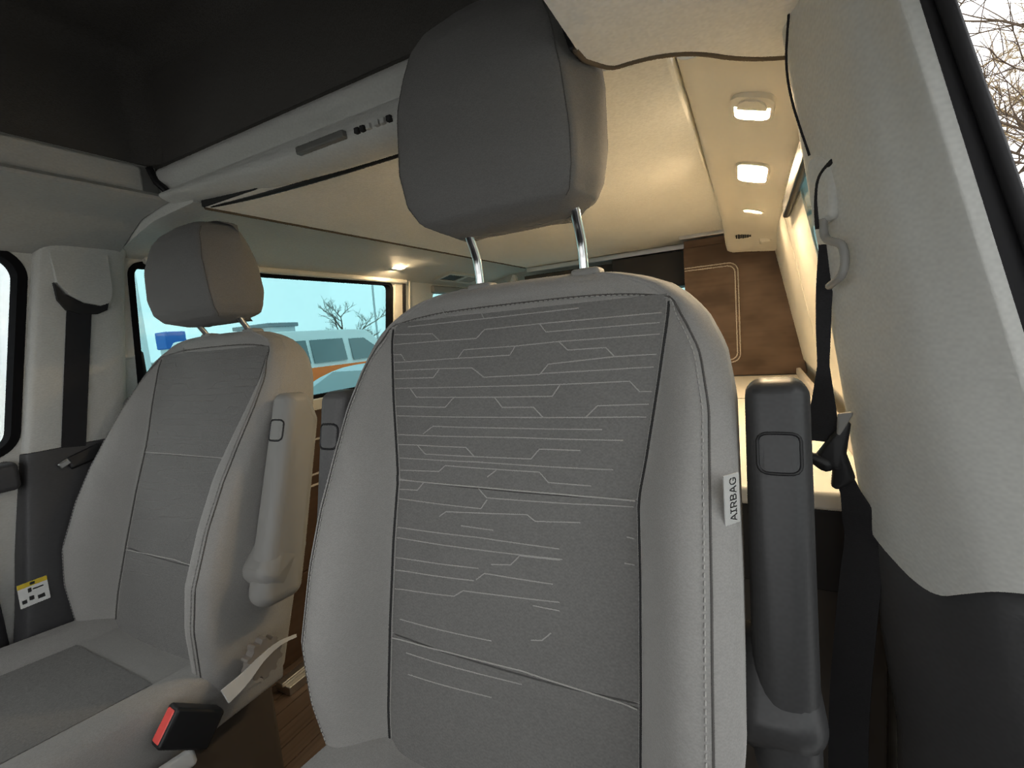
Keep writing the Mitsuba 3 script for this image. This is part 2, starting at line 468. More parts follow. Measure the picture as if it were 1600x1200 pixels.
# ceiling: bed board of the pop-up roof
board = tm(xz_along_y(rrect(-1.07, 1.45, -0.085, 1.50, 0.006, 3), 0.655, 2.32))
struct("ceiling", board, "m_headliner", "large pale fabric ceiling board of the pop-up roof", smooth=30)
# left cantrail from the cab to the rear
side = sg.Polygon([(-1.462, 1.395), (-1.40, 1.418), (-1.25, 1.452), (-1.085, 1.462), (-1.085, 1.55), (-1.60, 1.55), (-1.60, 1.40)])
add("ceiling__board_gap", tube([(-1.077, 0.66, 1.4525), (-1.077, 2.32, 1.4525)], 0.0042), "m_gap", True, label="dark gap along the ceiling board")
add("ceiling__side_panel", tm(xz_along_y(side, 0.64, 2.52)), "m_trim", 25, label="sloping headliner strip over the sliding door window")
cabs = sg.Polygon([(-1.47, 1.385), (-1.40, 1.415), (-1.30, 1.462), (-1.20, 1.476), (-1.165, 1.478), (-1.16, 1.484), (-1.168, 1.492), (-1.205, 1.495), (-1.205, 1.56), (-1.60, 1.56), (-1.60, 1.40)])
add("ceiling__cab_side_panel", tm(xz_along_y(cabs, -0.50, 0.637)), "m_cab_liner", 25, label="grey cab headliner strip over the passenger door")
add("ceiling__roof_upstand", rbox((-1.205, -0.2, 1.49), (-1.185, 0.60, 1.552), 0.008), "m_trim", 30, label="grey inner edge of the roof opening")
# right cab headliner with its curved rear lip
lip = [(-0.172, 0.585), (-0.150, 0.625), (-0.125, 0.625), (-0.09, 0.632), (-0.05, 0.655), (-0.01, 0.70), (0.04, 0.735), (0.10, 0.76)]
ppoly = sg.Polygon([(-0.172, -0.50)] + [tuple(p) for p in chaikin(lip, 2, False)] + [(0.16, 0.77), (0.25, 0.70), (0.25, -0.50)])
add("ceiling__cab_headliner", tm(xy_along_z(ppoly, 1.436, 1.446)), "m_headliner", 30, label="pale cab headliner panel above the driver with a curved rear lip")
add("ceiling__cab_headliner_body", box((-0.172, -0.50, 1.447), (0.25, 0.60, 1.56)), "m_headliner", False)
add("ceiling__front_headliner", box((-1.6, -0.52, 1.42), (0.25, -0.22, 1.56)), "m_trim", False, label="grey headliner above the windscreen")
add("ceiling__lip_gasket", tube([(x, y + 0.003, 1.4375) for x, y in [(-0.174, 0.56)] + [tuple(q) for q in chaikin(lip, 2, False)]], 0.0042), "m_gap", True, label="dark gap along the curved headliner lip")
# dark pop-up roof lining above the cab
shell = m3.Manifold.batch_hull([ball((x, y, z), 0.06, 16) for x in (-1.20, -0.12) for y in (-0.20, 0.62) for z in (1.60, 1.76)])
inner = m3.Manifold.batch_hull([ball((x, y, z), 0.05, 24) for x in (-1.155, -0.165) for y in (-0.16, 0.585) for z in (1.50, 1.74)])
shell = shell - inner - m3.Manifold.cube((1.3, 1.1, 0.2)).translate((-1.3, -0.35, 1.36))
add("ceiling__roof_lining", tm(shell), "m_canvas", 40, label="black fabric lining of the raised roof above the cab")
arc = [(-0.72 + 0.42 * math.cos(a), 0.30 + 0.24 * math.sin(a), 1.783) for a in np.linspace(0.6, 3.9, 30)]
add("ceiling__lining_seam", tube(arc, 0.009), "m_black", True, label="curved seam in the black roof lining")
# roof skin over the rest
add("ceiling__roof_skin", cat(box((-1.62, 0.69, 1.551), (0.25, 2.56, 1.57)), box((-0.10, -0.50, 1.56), (0.25, 0.62, 1.58)), box((-1.62, -0.50, 1.561), (-1.21, 0.69, 1.58))), "m_white_paint", False)
# rear edge of the ceiling: aluminium rail and recessed frame
add("ceiling__rear_rail", cat(rbox((-1.06, 2.30, 1.422), (-0.262, 2.33, 1.448), 0.004), rbox((-0.262, 2.10, 1.434), (-0.05, 2.125, 1.454), 0.004)), "m_alu", 30, label="aluminium rail along the rear edge of the ceiling board")

# roof cross member between the cab opening and the ceiling board (bulges towards the middle)
rings = []
for x in np.linspace(-1.16, -0.185, 36):
    u = (x + 1.16) / 0.975
    w = math.sin(min(1, u * 1.5) * math.pi / 2)
    pts = [(0.625, 1.548), (0.612, 1.536), (0.614, 1.518), (0.626, 1.506), (0.629, 1.499), (0.618, 1.494), (0.611 - 0.002 * w, 1.488 - 0.014 * w), (0.613 - 0.003 * w, 1.482 - 0.026 * w), (0.635, 1.474 - 0.036 * w), (0.655 + 0.02 * w, 1.470 - 0.032 * w), (0.68 + 0.015 * w, 1.472 - 0.016 * w), (0.70, 1.50), (0.66, 1.55)]
    q = chaikin(pts, 2)
    rings.append(np.column_stack([np.full(len(q), x), q]))
add("roof_crossmember", loft(rings), "m_trim", 40, label="pale grey roof cross member between the black roof lining and the ceiling board", cat="roof beam")
gp = chaikin([(-1.055, 0.661, 1.4550), (-1.00, 0.668, 1.4528), (-0.90, 0.678, 1.450), (-0.70, 0.690, 1.449), (-0.45, 0.692, 1.449), (-0.19, 0.690, 1.449)], 3, False)
add("roof_crossmember__corner_gap", tube([(-1.168, 0.606, 1.545), (-1.160, 0.612, 1.515), (-1.140, 0.625, 1.488)], 0.0075), "m_black", True, label="dark gap at the corner of the roof opening")
add("roof_crossmember__gap_seal", cat(tube(gp, 0.0065), box((-1.0695, 0.6485, 1.4508), (-0.75, 0.6535, 1.478))), "m_black", True, label="black seal under the cross member")
rec = rbox((-0.70, 0.600, 1.458), (-0.585, 0.6125, 1.471), 0.003)
add("roof_crossmember__display_recess", rec, "m_display", 30, label="dark display window in the cross member")
for x in (-0.560, -0.548, -0.535, -0.517, -0.505, -0.492):
    add("roof_crossmember__button", rbox((x - 0.0045, 0.604, 1.459), (x + 0.0045, 0.612, 1.468), 0.0015), "m_label_grey" if round(x * 1000) % 2 else "m_ink", 30)
add("roof_crossmember__end_bracket", rbox((-0.200, 0.575, 1.443), (-0.168, 0.63, 1.475), 0.006), "m_black", 30, label="black end bracket beside the driver headrest")

# overhead console above the kitchen, rounded nose at the rear
rings = []
for y, zb in ((0.70, 1.452), (0.78, 1.452), (0.84, 1.452), (0.90, 1.45), (1.30, 1.432), (1.60, 1.413), (1.76, 1.402), (1.82, 1.392), (1.88, 1.365), (1.93, 1.347), (1.97, 1.342), (2.02, 1.345)):
    t = np.interp(y, [1.76, 2.02], [0, 0.014])
    sl = np.interp(y, [0.72, 0.84, 1.70, 1.95], [0.0, 0.34, 0.34, 0.12])
    pts = [(-0.083, 1.50), (-0.083, zb + 0.012), (-0.074 + t, zb), (-0.045, zb - 0.004 * sl), (0.0, zb - sl * 0.042), (0.05, zb - sl * 0.092), (0.078, zb - sl * 0.12), (0.086, zb - sl * 0.115), (0.089, 1.50)]
    q = chaikin(pts, 2)
    rings.append(np.column_stack([q[:, 0], np.full(len(q), y), q[:, 1]]))
add("overhead_console", loft(rings), "m_console", 35, label="beige overhead console with three lamps above the kitchen", cat="overhead console")
add("overhead_console__cap", rbox((0.028, 1.855, 1.345), (0.066, 1.95, 1.375), 0.008), "m_beige", 30)
for i, (x, s) in enumerate(((-0.041, 0.9), (-0.034, 1.2), (-0.027, 1.1), (-0.020, 1.3), (-0.013, 1.1), (-0.006, 1.2), (0.001, 1.0))):
    add("overhead_console__print_mark", box((x - 0.0024 * s, 1.835, 1.376 - 0.006 * s), (x + 0.0024 * s, 1.846, 1.376 + 0.006 * s)), "m_ink", False)


# ------------------------------------------------------------------ lamps
def lamp_rect(x, y, z, w, d, tilt, label, frac):
    key = "ceiling_lamp"
    n = sum(1 for q in labels if q.startswith("ceiling_lamp")) 
    root = key if n == 0 else f"{key}_{n:03d}"
    fr = rrect(-w / 2, -d / 2, w / 2, d / 2, w * 0.32)
    lens = sg.box(-w / 2, -d / 2 + d * (0.0 if frac == 1 else 0.42), w / 2, d / 2).intersection(fr.buffer(-0.006))
    tw = T().translate([x, y, z]).rotate([0, 1, 0], 18.5).rotate([1, 0, 0], tilt)
    add(root + "__frame", tm(xy_along_z(fr.difference(lens.buffer(0.0012)), -0.007, 0.006)), "m_beige", 30, tw=tw)
    add(root + "__lens", tm(xy_along_z(lens, -0.006, 0.004)), "m_white", 30, tw=tw, label="glowing warm lens", emitter={"type": "area", "radiance": {"type": "rgb", "value": LAMP}})
    if frac != 1:
        add(root + "__switch", tm(xy_along_z(sg.Polygon([(-w*.30, -d*.10), (w*.30, -d*.10), (w*.25, -d*.28), (w*.12, -d*.38), (-w*.12, -d*.38), (-w*.25, -d*.28)]).buffer(0.003), -0.010, 0.0)), "m_console", 30, tw=tw)
    tag(root, label, "lamp")


LAMP = [36.0, 26.5, 15.5]
lamp_rect(0.010, 0.862, 1.4335, 0.062, 0.082, -4, "half round lit reading lamp nearest the driver pillar on the overhead console", 0.5)
lamp_rect(0.010, 1.190, 1.4190, 0.068, 0.120, -4, "rectangular lit lamp in the middle of the overhead console", 1)


def lamp_round(key, c, r, tilt_axis, tilt, label):
    n = 0
    root = key
    while root in labels:
        n += 1
        root = f"{key}_{n:03d}"
    tw = T().translate(list(c)).rotate(tilt_axis, tilt)
    add(root + "__bezel", tm(xy_along_z(sg.Point(0, 0).buffer(r * 1.25).difference(sg.Point(0, 0).buffer(r)), -0.004, 0.004)), "m_beige", 30, tw=tw)
    add(root + "__lens", tm(xy_along_z(sg.Point(0, 0).buffer(r * 0.97), -0.0025, 0.002)), "m_white", 30, tw=tw, label="glowing warm lens", emitter={"type": "area", "radiance": {"type": "rgb", "value": LAMP}})
    tag(root, label, "spot lamp")


lamp_round("spot_lamp", (0.010, 1.545, 1.4005), 0.024, [0, 1, 0], 18, "small round lit spot lamp near the rear end of the overhead console")
lamp_round("spot_lamp", (-1.355, 1.61, 1.4245), 0.026, [0, 1, 0], 13, "small round lit spot lamp above the sliding door window")
# ------------------------------------------------------------------ driver pillar
def pil_x(z, x0, z0, k):
    return x0 + (z0 - z) * k


def drv_section(z, zmap=None):
    sx = pil_x(z, 0.033, 1.465, 0.131)
    rx = pil_x(z, 0.091, 1.379, 0.1786)
    ex = pil_x(z, 0.113, 1.354, 0.2476)
    return [(sx + 0.05, 0.78), (sx + 0.012, 0.715), (sx, 0.675), (sx + 0.008, 0.645), ((sx + rx) / 2, 0.592), (rx - 0.012, 0.552), (rx + 0.006, 0.533), (ex - 0.005, 0.511), (ex, 0.507), (ex + 0.02, 0.512)]


ZB = [0.87, 0.865, 0.86, 0.838, 0.808, 0.840, 0.856, 0.866, 0.868, 0.868]      # lower edge of the light trim along the section
rows = []
for t in np.linspace(0, 1, 40):
    row = []
    for j in range(10):
        z = ZB[j] + (1.50 - ZB[j]) * t
        p = drv_section(z)[j]
        row.append((p[0], p[1], z))
    rows.append(chaikin(row, 3, False))
R = np.array(rows)
back = R.copy()
back[:, :, 0] += 0.012
back[:, :, 1] += 0.016
ring = np.concatenate([R, back[:, ::-1]], 1)
struct("trim_7", loft(ring), "m_trim", "wide light grey upper trim of the driver side pillar at the right of the photo", smooth=35)
rows = []
for t in np.linspace(0, 1, 30):
    row = []
    for j in range(10):
        z = 0.10 + (ZB[j] - 0.002 - 0.10) * t
        p = drv_section(max(z, 0.60))[j]
        bulge = -0.006 + 0.012 * min(1, (ZB[j] - z) / 0.1)
        fx = -0.45 if j < 5 else -0.25
        row.append((p[0] + fx * bulge, p[1] - 0.5 * bulge - 0.05 * max(0, ZB[j] - z), z))
    rows.append(chaikin(row, 3, False))
R = np.array(rows)
back = R.copy()
back[:, :, 0] += 0.012
back[:, :, 1] += 0.016
struct("trim_8", loft(np.concatenate([R, back[:, ::-1]], 1)), "m_trim_dark", "dark grey lower trim of the driver side pillar", smooth=35)
# black door aperture and its seals
rows = []
for z in np.linspace(0.0, 1.50, 30):
    ex = pil_x(max(z, 0.75), 0.113, 1.354, 0.2476)
    ox = pil_x(max(z, 0.75), 0.148, 1.335, 0.29)
    rows.append([(ex - 0.004, 0.5125, z), (ex + 0.012, 0.5085, z), (ox - 0.010, 0.510, z), (ox, 0.520, z), (ox, 0.60, z), (ex + 0.002, 0.60, z)])
struct("trim_9", loft(rows), "m_rubber", "black door aperture beside the driver pillar", smooth=30)
struct("trim_10", tube([(pil_x(z, 0.1385, 1.338, 0.275), 0.505, z) for z in np.linspace(0.6, 1.5, 24)], 0.0055), "m_rubber", "black rubber door seal along the driver door aperture", smooth=True)
# the driver door, standing open in front of the camera's right
dtw = T().translate([0.22, -0.62, 0]).rotate([0, 0, 1], -47)
dwin = sg.Polygon([(0.25, 0.92), (1.05, 0.92), (1.05, 1.33), (0.62, 1.33)]).buffer(-0.03).buffer(0.03)
dpan = sg.Polygon([(0.0, -0.1), (1.10, -0.1), (1.10, 1.38), (0.58, 1.38), (0.0, 0.90)]).buffer(-0.02).buffer(0.02)
add("door_2", tm(yz_along_x(dpan.difference(dwin), -0.04, 0.04)), "m_trim_dark", 30, tw=dtw, label="driver door standing open beside the camera, outside the picture", kind="structure")
dm = tm(yz_along_x(dwin.buffer(0.005), 0.0, 0.001))
dm.update_faces(dm.face_normals[:, 0] > 0.5)
add("door_2__pane", dm, "m_clear_glass", False, tw=dtw)
struct("wall_front", cat(box((-1.55, -0.62, 0.0), (0.20, -0.55, 0.80)), box((-1.55, -1.10, 0.76), (0.2, -0.50, 0.80))), "m_trim_dark", "dashboard below the windscreen, behind the camera", smooth=False)
# A pillars and windscreen header, behind the camera
struct("trim_11", cat(hull_balls([(0.19, -1.05, 0.84, 0.035), (0.12, -0.48, 1.44, 0.035)]), hull_balls([(-1.57, -1.05, 0.84, 0.035), (-1.48, -0.48, 1.44, 0.035)]), rbox((0.125, -0.50, 1.37), (0.24, 0.52, 1.45), 0.02)), "m_trim", "windscreen pillars and roof rail over the driver door, beside the camera", smooth=30)

gr = [(0.044, 0.640, 1.440), (0.0405, 0.642, 1.40), (0.041, 0.643, 1.375), (0.0455, 0.642, 1.345), (0.053, 0.642, 1.315), (0.061, 0.641, 1.285)]
struct("trim_13", tube(chaikin(gr, 2, False), 0.0013), "m_rubber", "dark groove near the inner edge of the driver side pillar", smooth=True)
# grey guide on the pillar that the belt comes out of
gl = [(0.066, 0.645, 1.276, 0.006), (0.077, 0.632, 1.280, 0.006), (0.067, 0.645, 1.245, 0.006), (0.070, 0.645, 1.212, 0.006), (0.080, 0.622, 1.215, 0.006), (0.082, 0.620, 1.24, 0.006), (0.079, 0.622, 1.265, 0.006), (0.09, 0.67, 1.26, 0.006), (0.09, 0.67, 1.22, 0.006)]
add("belt_guide__cover", hull_balls(gl), "m_trim", 40)
add("belt_guide__groove", tube(chaikin([(0.0795, 0.613, 1.268), (0.072, 0.627, 1.262), (0.068, 0.634, 1.252), (0.067, 0.637, 1.225), (0.068, 0.637, 1.204)], 3, False), 0.0032), "m_rubber", True, label="dark shadow gap")
add("belt_guide__loop", tube(chaikin([(0.0715, 0.628, 1.212), (0.072, 0.625, 1.190), (0.079, 0.608, 1.184), (0.0847, 0.600, 1.180), (0.0875, 0.600, 1.164), (0.0847, 0.600, 1.148), (0.080, 0.610, 1.143), (0.076, 0.625, 1.139)], 3, False), 0.0042), "m_seat_plastic", True)
tag("belt_guide", "grey plastic belt guide on the edge of the driver side pillar", "belt guide")

# ------------------------------------------------------------------ seats
CX = -0.312
ZS = [.46, .58, .69, .82, .90, .95, 1.03, 1.12, 1.17, 1.20]


def yp(z): return float(np.interp(z, ZS, [.445, .465, .49, .52, .540, .555, .575, .600, .622, .645]))
def yb(z): return float(np.interp(z, [.44, .52, .62, .70, .80, .88, .95, 1.02, 1.08, 1.13, 1.20], [.43, .405, .392, .395, .425, .458, .495, .535, .572, .60, .645]))
def yr(z): return float(np.interp(z, [.44, .76, 1.10, 1.14, 1.17, 1.185, 1.20], [.575, .625, .692, .695, .688, .678, .662]))
def wo(z): return float(np.interp(z, [.44, .60, .70, .85, 1.02, 1.08, 1.12, 1.145, 1.165, 1.178, 1.188, 1.193], [.270, .288, .297, .297, .294, .284, .265, .246, .220, .190, .155, .115]))
def wp(z): return float(np.interp(z, [.46, .56, .70, .82, .907, .95, 1.03, 1.12, 1.20], [.180, .186, .188, .188, .186, .194, .207, .220, .225]))


def back_section(z):
    W, p, b, r, w = wo(z), yp(z), yb(z), yr(z), min(wp(z), wo(z) - 0.03)
    if z > 1.165:                       # closing roll at the top
        t = (z - 1.165) / 0.030
        m_ = 0.655
        k = math.sqrt(max(0.0, 1 - t * t))
        p, b, r = m_ + (yp(1.165) - m_) * k, m_ + (yb(1.165) - m_) * k, m_ + (yr(1.165) - m_) * k
    e = W - w
    h = p - b
    half = [(0.0, p - 0.006), (w * 0.5, p - 0.005), (w * 0.9, p + 0.001), (w, p + 0.002), (w + 0.12 * e, p - 0.30 * h), (w + 0.30 * e, p - 0.80 * h), (w + 0.52 * e, b - 0.004), (w + 0.80 * e, b + 0.004), (W - 0.002, b + 0.022),
            (W, b + 0.3 * (r - b)), (W, b + 0.75 * (r - b)), (W - 0.006, r - 0.008), (W - 0.03, r), (W * 0.5, r + 0.012)]
    pts = half + [(0.0, r + 0.016)] + [(-x, y) for x, y in half[:0:-1]]
    return np.array(pts)


def ring_of(z):
    q = chaikin(back_section(z), 3)
    return np.column_stack([q[:, 0] + CX, q[:, 1], np.full(len(q), z)])


ZR = list(np.linspace(0.46, 1.165, 48)) + [1.165 + 0.030 * math.sin(a) for a in np.linspace(0.12, 1.52, 12)]
BACK = loft([ring_of(z) for z in ZR])


def front_y(x, z):
    """surface of the backrest front at seat coordinate x (from the seat's middle) and height z"""
    q = chaikin(back_section(z), 3)
    f = q[q[:, 1] < (yp(z) + yr(z)) / 2 + 0.005]
    o = np.argsort(f[:, 0])
    return float(np.interp(x, f[o, 0], f[o, 1]))


def patch(zs, x_of, lift, nx=33):
    rows = []
    for z in zs:
        w = x_of(z)
        rows.append([(CX + x, front_y(x, z) - lift * min(1.0, (w - abs(x)) / 0.006 + 0.05), z) for x in np.linspace(-w, w, nx)])
    f_, b_ = np.array(rows), np.array(rows)
    b_[:, :, 1] += 0.006
    return loft(np.concatenate([f_, b_[:, ::-1]], 1))


CUTS = [(0.470, 0.6815), (0.684, 0.9055), (0.908, 1.150)]
PANELS = [patch(np.linspace(a, b, 26), lambda z: wp(z) - 0.003, 0.0035) for a, b in CUTS]
def on_front(pts, off, step=0.012):
    out = []
    for (x0, z0), (x1, z1) in zip(pts[:-1], pts[1:]):
        n = max(2, int(math.hypot(x1 - x0, z1 - z0) / step))
        for i in range(n):
            t = i / n
            out.append((x0 + (x1 - x0) * t, z0 + (z1 - z0) * t))
    out.append(pts[-1])
    return [(CX + x, front_y(x, z) - off, z) for x, z in out]


LINES_MESH = cat(*[tube(on_front([(max(-wp(z) + .006, min(wp(z) - .006, x)), z) for x, z in l], 0.0034), 0.0009, 5) for l in PATTERN])
THREAD = [tube(on_front([(max(-wp(z) + .004, min(wp(z) - .004, x)), z) for x, z in l], 0.0036), 0.0012, 5) for l in SEAMS]
SEAM_SIDE = [cat(tube(on_front([(s * wp(z), z) for z in np.linspace(0.47, 1.140, 40)], 0.0003), 0.0017, 6)) for s in (-1, 1)]
# stitched outer seam that runs up the bolsters and over the top
def outer(z, s, inset=0.026):
    x = wo(z) - inset
    return (CX + s * x, front_y(s * x, z) - 0.0004, z)


def seam_path(inset=0.026, lift=0.0):
    right = [outer(z, 1, inset) for z in np.linspace(0.47, 1.125, 50)]
    left = [outer(z, -1, inset) for z in np.linspace(1.125, 0.47, 50)]
    top = []
    for x in np.linspace(0.225, -0.225, 36):
        z = 1.150 + 0.016 * (1 - (abs(x) / 0.23) ** 4) - inset * 0.25
        top.append((CX + x, front_y(x, z) - 0.0004, z))
    p = np.array(right + top + left)
    p = chaikin(p, 1, False)
    p[:, 1] -= lift
    return p


OUTER_SEAM = tube(seam_path(), 0.0013, 6)
def dashes(path, r, on=0.6, n=110):
    p = np.array(path)
    d = np.concatenate([[0], np.cumsum(np.linalg.norm(np.diff(p, axis=0), axis=1))])
    g = np.linspace(0, d[-1], n + 1)
    at = lambda s: np.array([np.interp(s, d, p[:, k]) for k in range(3)])
    return cat(*[tube([at(a), at(a + (b - a) * on)], r, 4) for a, b in zip(g[:-1], g[1:])])


OUTER_STITCH = dashes(seam_path(0.032, 0.0012), 0.0010, n=260)

# headrest
HX, HY0, HY1 = 0.152, 0.560, 0.672
def head_section(t):
    z = 1.268 + 0.285 * t
    w = HX * float(np.interp(t, [0, .06, .15, .3, .55, .75, .88, .95, 1], [.60, .84, .93, .98, 1.0, .965, .90, .82, .62]))
    yf = float(np.interp(t, [0, .05, .14, .3, .6, .85, .94, 1], [.605, .568, .552, .545, .545, .560, .575, .592]))
    yk = float(np.interp(t, [0, .08, .3, .6, .85, .95, 1], [.655, .685, .690, .680, .662, .653, .642]))
    g = w * float(np.interp(t, [0, .3, .7, 1], [.93, .88, .78, .68]))
    h = [(0, yf - 0.004), (g * .6, yf - 0.002), (g * .92, yf + 0.002), (g, yf + 0.010), (g + 0.3 * (w - g), yf + 0.035), (w, yf + 0.075), (w * .985, yk - 0.03), (w * .88, yk - 0.004), (w * .5, yk + 0.002)]
    pts = h + [(0, yk + 0.003)] + [(-x, y) for x, y in h[:0:-1]]
    q = chaikin(pts, 3)
    return np.column_stack([q[:, 0] + CX, q[:, 1], np.full(len(q), z)])


top_ring = head_section(1.0)
mid = top_ring.mean(0)
HEAD = loft([head_section(t) for t in np.concatenate([np.linspace(0, .12, 8), np.linspace(.15, .85, 22), np.linspace(.88, 1, 9)])] +
            [mid + (top_ring - mid) * k + (0, 0, dz) for k, dz in ((0.93, 0.0028), (0.8, 0.0052), (0.55, 0.0074), (0.25, 0.0085))])
def head_edge(t, s):
    q = head_section(t)
    w = np.abs(q[:, 0] - CX).max()
    f = q[(q[:, 0] - CX) * s > 0]
    f = f[np.argsort(f[:, 1])]
    g = w * float(np.interp(t, [0, .3, .7, 1], [.93, .88, .78, .68]))
    j = np.argmax(np.abs(f[:, 0] - CX) > 0.975 * g)
    return f[j] + (s * 0.0003, -0.0003, 0)


HEAD_SEAM = [tube([head_edge(t, s) for t in np.linspace(0.05, 0.93, 40)], 0.0008, 6) for s in (-1, 1)]
POST = [tube(chaikin([(CX + 0.016 + s * 0.086, 0.652, 1.165), (CX + 0.016 + s * 0.086, 0.652, 1.215), (CX + 0.016 + s * 0.086, 0.647, 1.243), (CX + 0.016 + s * 0.086, 0.628, 1.275), (CX + 0.016 + s * 0.086, 0.622, 1.31)], 3, False), 0.0068, 16) for s in (-1, 1)]
COLLAR = [rbox((CX + 0.016 + s * 0.086 - 0.017, 0.636, 1.178), (CX + 0.016 + s * 0.086 + 0.026, 0.668, 1.199), 0.006) for s in (-1, 1)]

# cushion and base
def cushion():
    rings = []
    for y in np.linspace(-0.06, 0.50, 26):
        e = min(1, (y + 0.06) / 0.05)
        k = math.sin(max(0.06, e) * math.pi / 2)
        zt = 0.545 + 0.055 * (0.45 - y) / 0.5
        zb = 0.43
        zt_, zb_ = zb + 0.06 + (zt - zb - 0.06) * k, zb + 0.04 * (1 - k)
        W, w = 0.268, 0.165
        half = [(0, zt_ - 0.026), (w * .9, zt_ - 0.025), (w, zt_ - 0.022), (w + 0.02, zt_ - 0.008), (w + 0.05, zt_ + 0.002), (W - 0.015, zt_), (W, zt_ - 0.02), (W, zb_ + 0.02), (W - 0.02, zb_)]
        pts = half + [(0, zb_)] + [(-a, b) for a, b in half[:0:-1]]
        q = chaikin(pts, 3)
        rings.append(np.column_stack([q[:, 0] + CX, np.full(len(q), y), q[:, 1]]))
    return loft(rings)


CUSH = cushion()
def cush_panel():
    rows = []
    for y in np.linspace(-0.03, 0.315, 20):
        zt = 0.545 + 0.055 * (0.45 - y) / 0.5 - 0.024
        rows.append([(CX + x, y, zt + 0.002) for x in np.linspace(-.158, .158, 9)])
    a, b = np.array(rows), np.array(rows)
    b[:, :, 2] -= 0.008
    return loft(np.concatenate([a, b[:, ::-1]], 1))


CUSH_PANEL = cush_panel()
BASE = cat(rbox((CX - 0.20, 0.0, 0.10), (CX + 0.18, 0.53, 0.44), 0.02), rbox((CX - 0.17, 0.02, -0.001), (CX + 0.16, 0.50, 0.12), 0.01))
# recliner cover, wheel and armrests
KNOB = []
a = np.linspace(0, 2 * np.pi, 48, endpoint=False)
pk = sg.Polygon([((0.030 + 0.0028 * np.sign(math.sin(10 * t))) * math.cos(t), (0.030 + 0.0028 * np.sign(math.sin(10 * t))) * math.sin(t)) for t in a]).buffer(-0.0015).buffer(0.0015)
def knob(s):
    m = tm(yz_along_x(pk, 0, 0.02))
    m.apply_scale([1, 1.15, 1.15]); m.apply_translation((CX + s * 0.318, 0.425, 0.560))
    return m


ARM_X = {1: 0.333, -1: 0.322, -2: 0.276}


def armrest(s):
    """folded up armrest on side s, parallel to the backrest"""
    x = CX + (1 if s > 0 else -1) * ARM_X[s]
    pts = []
    for (y, z, rr, d) in ((0.575, 1.026, 0.019, 0.010), (0.586, 0.985, 0.0245, 0.012), (0.533, 0.74, 0.026, 0.018), (0.513, 0.665, 0.027, 0.022)):
        for q in (-1, 1):
            for ww in (-1, 1):
                pts.append((x + ww * (0.0305 - rr), y + q * d, z, rr))
    return hull_balls(pts, 24)


def arm_button(s, arm):
    x = CX + (1 if s > 0 else -1) * ARM_X[s]
    z0, z1 = 0.953, 0.992
    g = chaikin([(x + a * 0.0195, z) for a, z in ((-1, z0), (0, z0 - 0.001), (1, z0), (1, (z0 + z1) / 2), (1, z1), (0, z1 + 0.001), (-1, z1), (-1, (z0 + z1) / 2))], 2)
    org = np.array([[a, 0.0, b] for a, b in g])
    loc, idx, _ = arm.ray.intersects_location(org, np.tile([0, 1.0, 0], (len(org), 1)), multiple_hits=True)
    ys = np.full(len(org), 9.0)
    for l, i in zip(loc, idx):
        ys[i] = min(ys[i], l[1])
    ok = ys < 5
    path = np.column_stack([g[ok, 0], ys[ok] + 0.0002, g[ok, 1]])
    plate = path.copy()
    c = plate.mean(0)
    plate[:, [0, 2]] = c[[0, 2]] + (plate[:, [0, 2]] - c[[0, 2]]) * 0.88
    plate = np.vstack([plate + [0, -0.0008, 0], plate + [0, 0.006, 0]])
    return trimesh.convex.convex_hull(plate), tube(path, 0.0019, 6, closed=True)


def hinge(s):
    x = CX + (1 if s > 0 else -1) * (ARM_X[s] - 0.006)
    return hull_balls([(x + s * w, y, z, r) for w in (-0.018, 0.012) for y, z, r in ((0.530, 0.765, 0.020), (0.497, 0.705, 0.030), (0.515, 0.672, 0.022), (0.555, 0.735, 0.022))], 24)


ARM = {s: armrest(s) for s in (1, -1, -2)}
BTN = {s: arm_button(s, ARM[s]) for s in (1, -1, -2)}
HINGE = {s: hinge(s) for s in (1, -1, -2)}
P_ = {}
def sh(name, mesh, smooth):
    if name not in P_:
        P_[name] = mikit.ply(mesh, smooth=smooth)
    return P_[name]


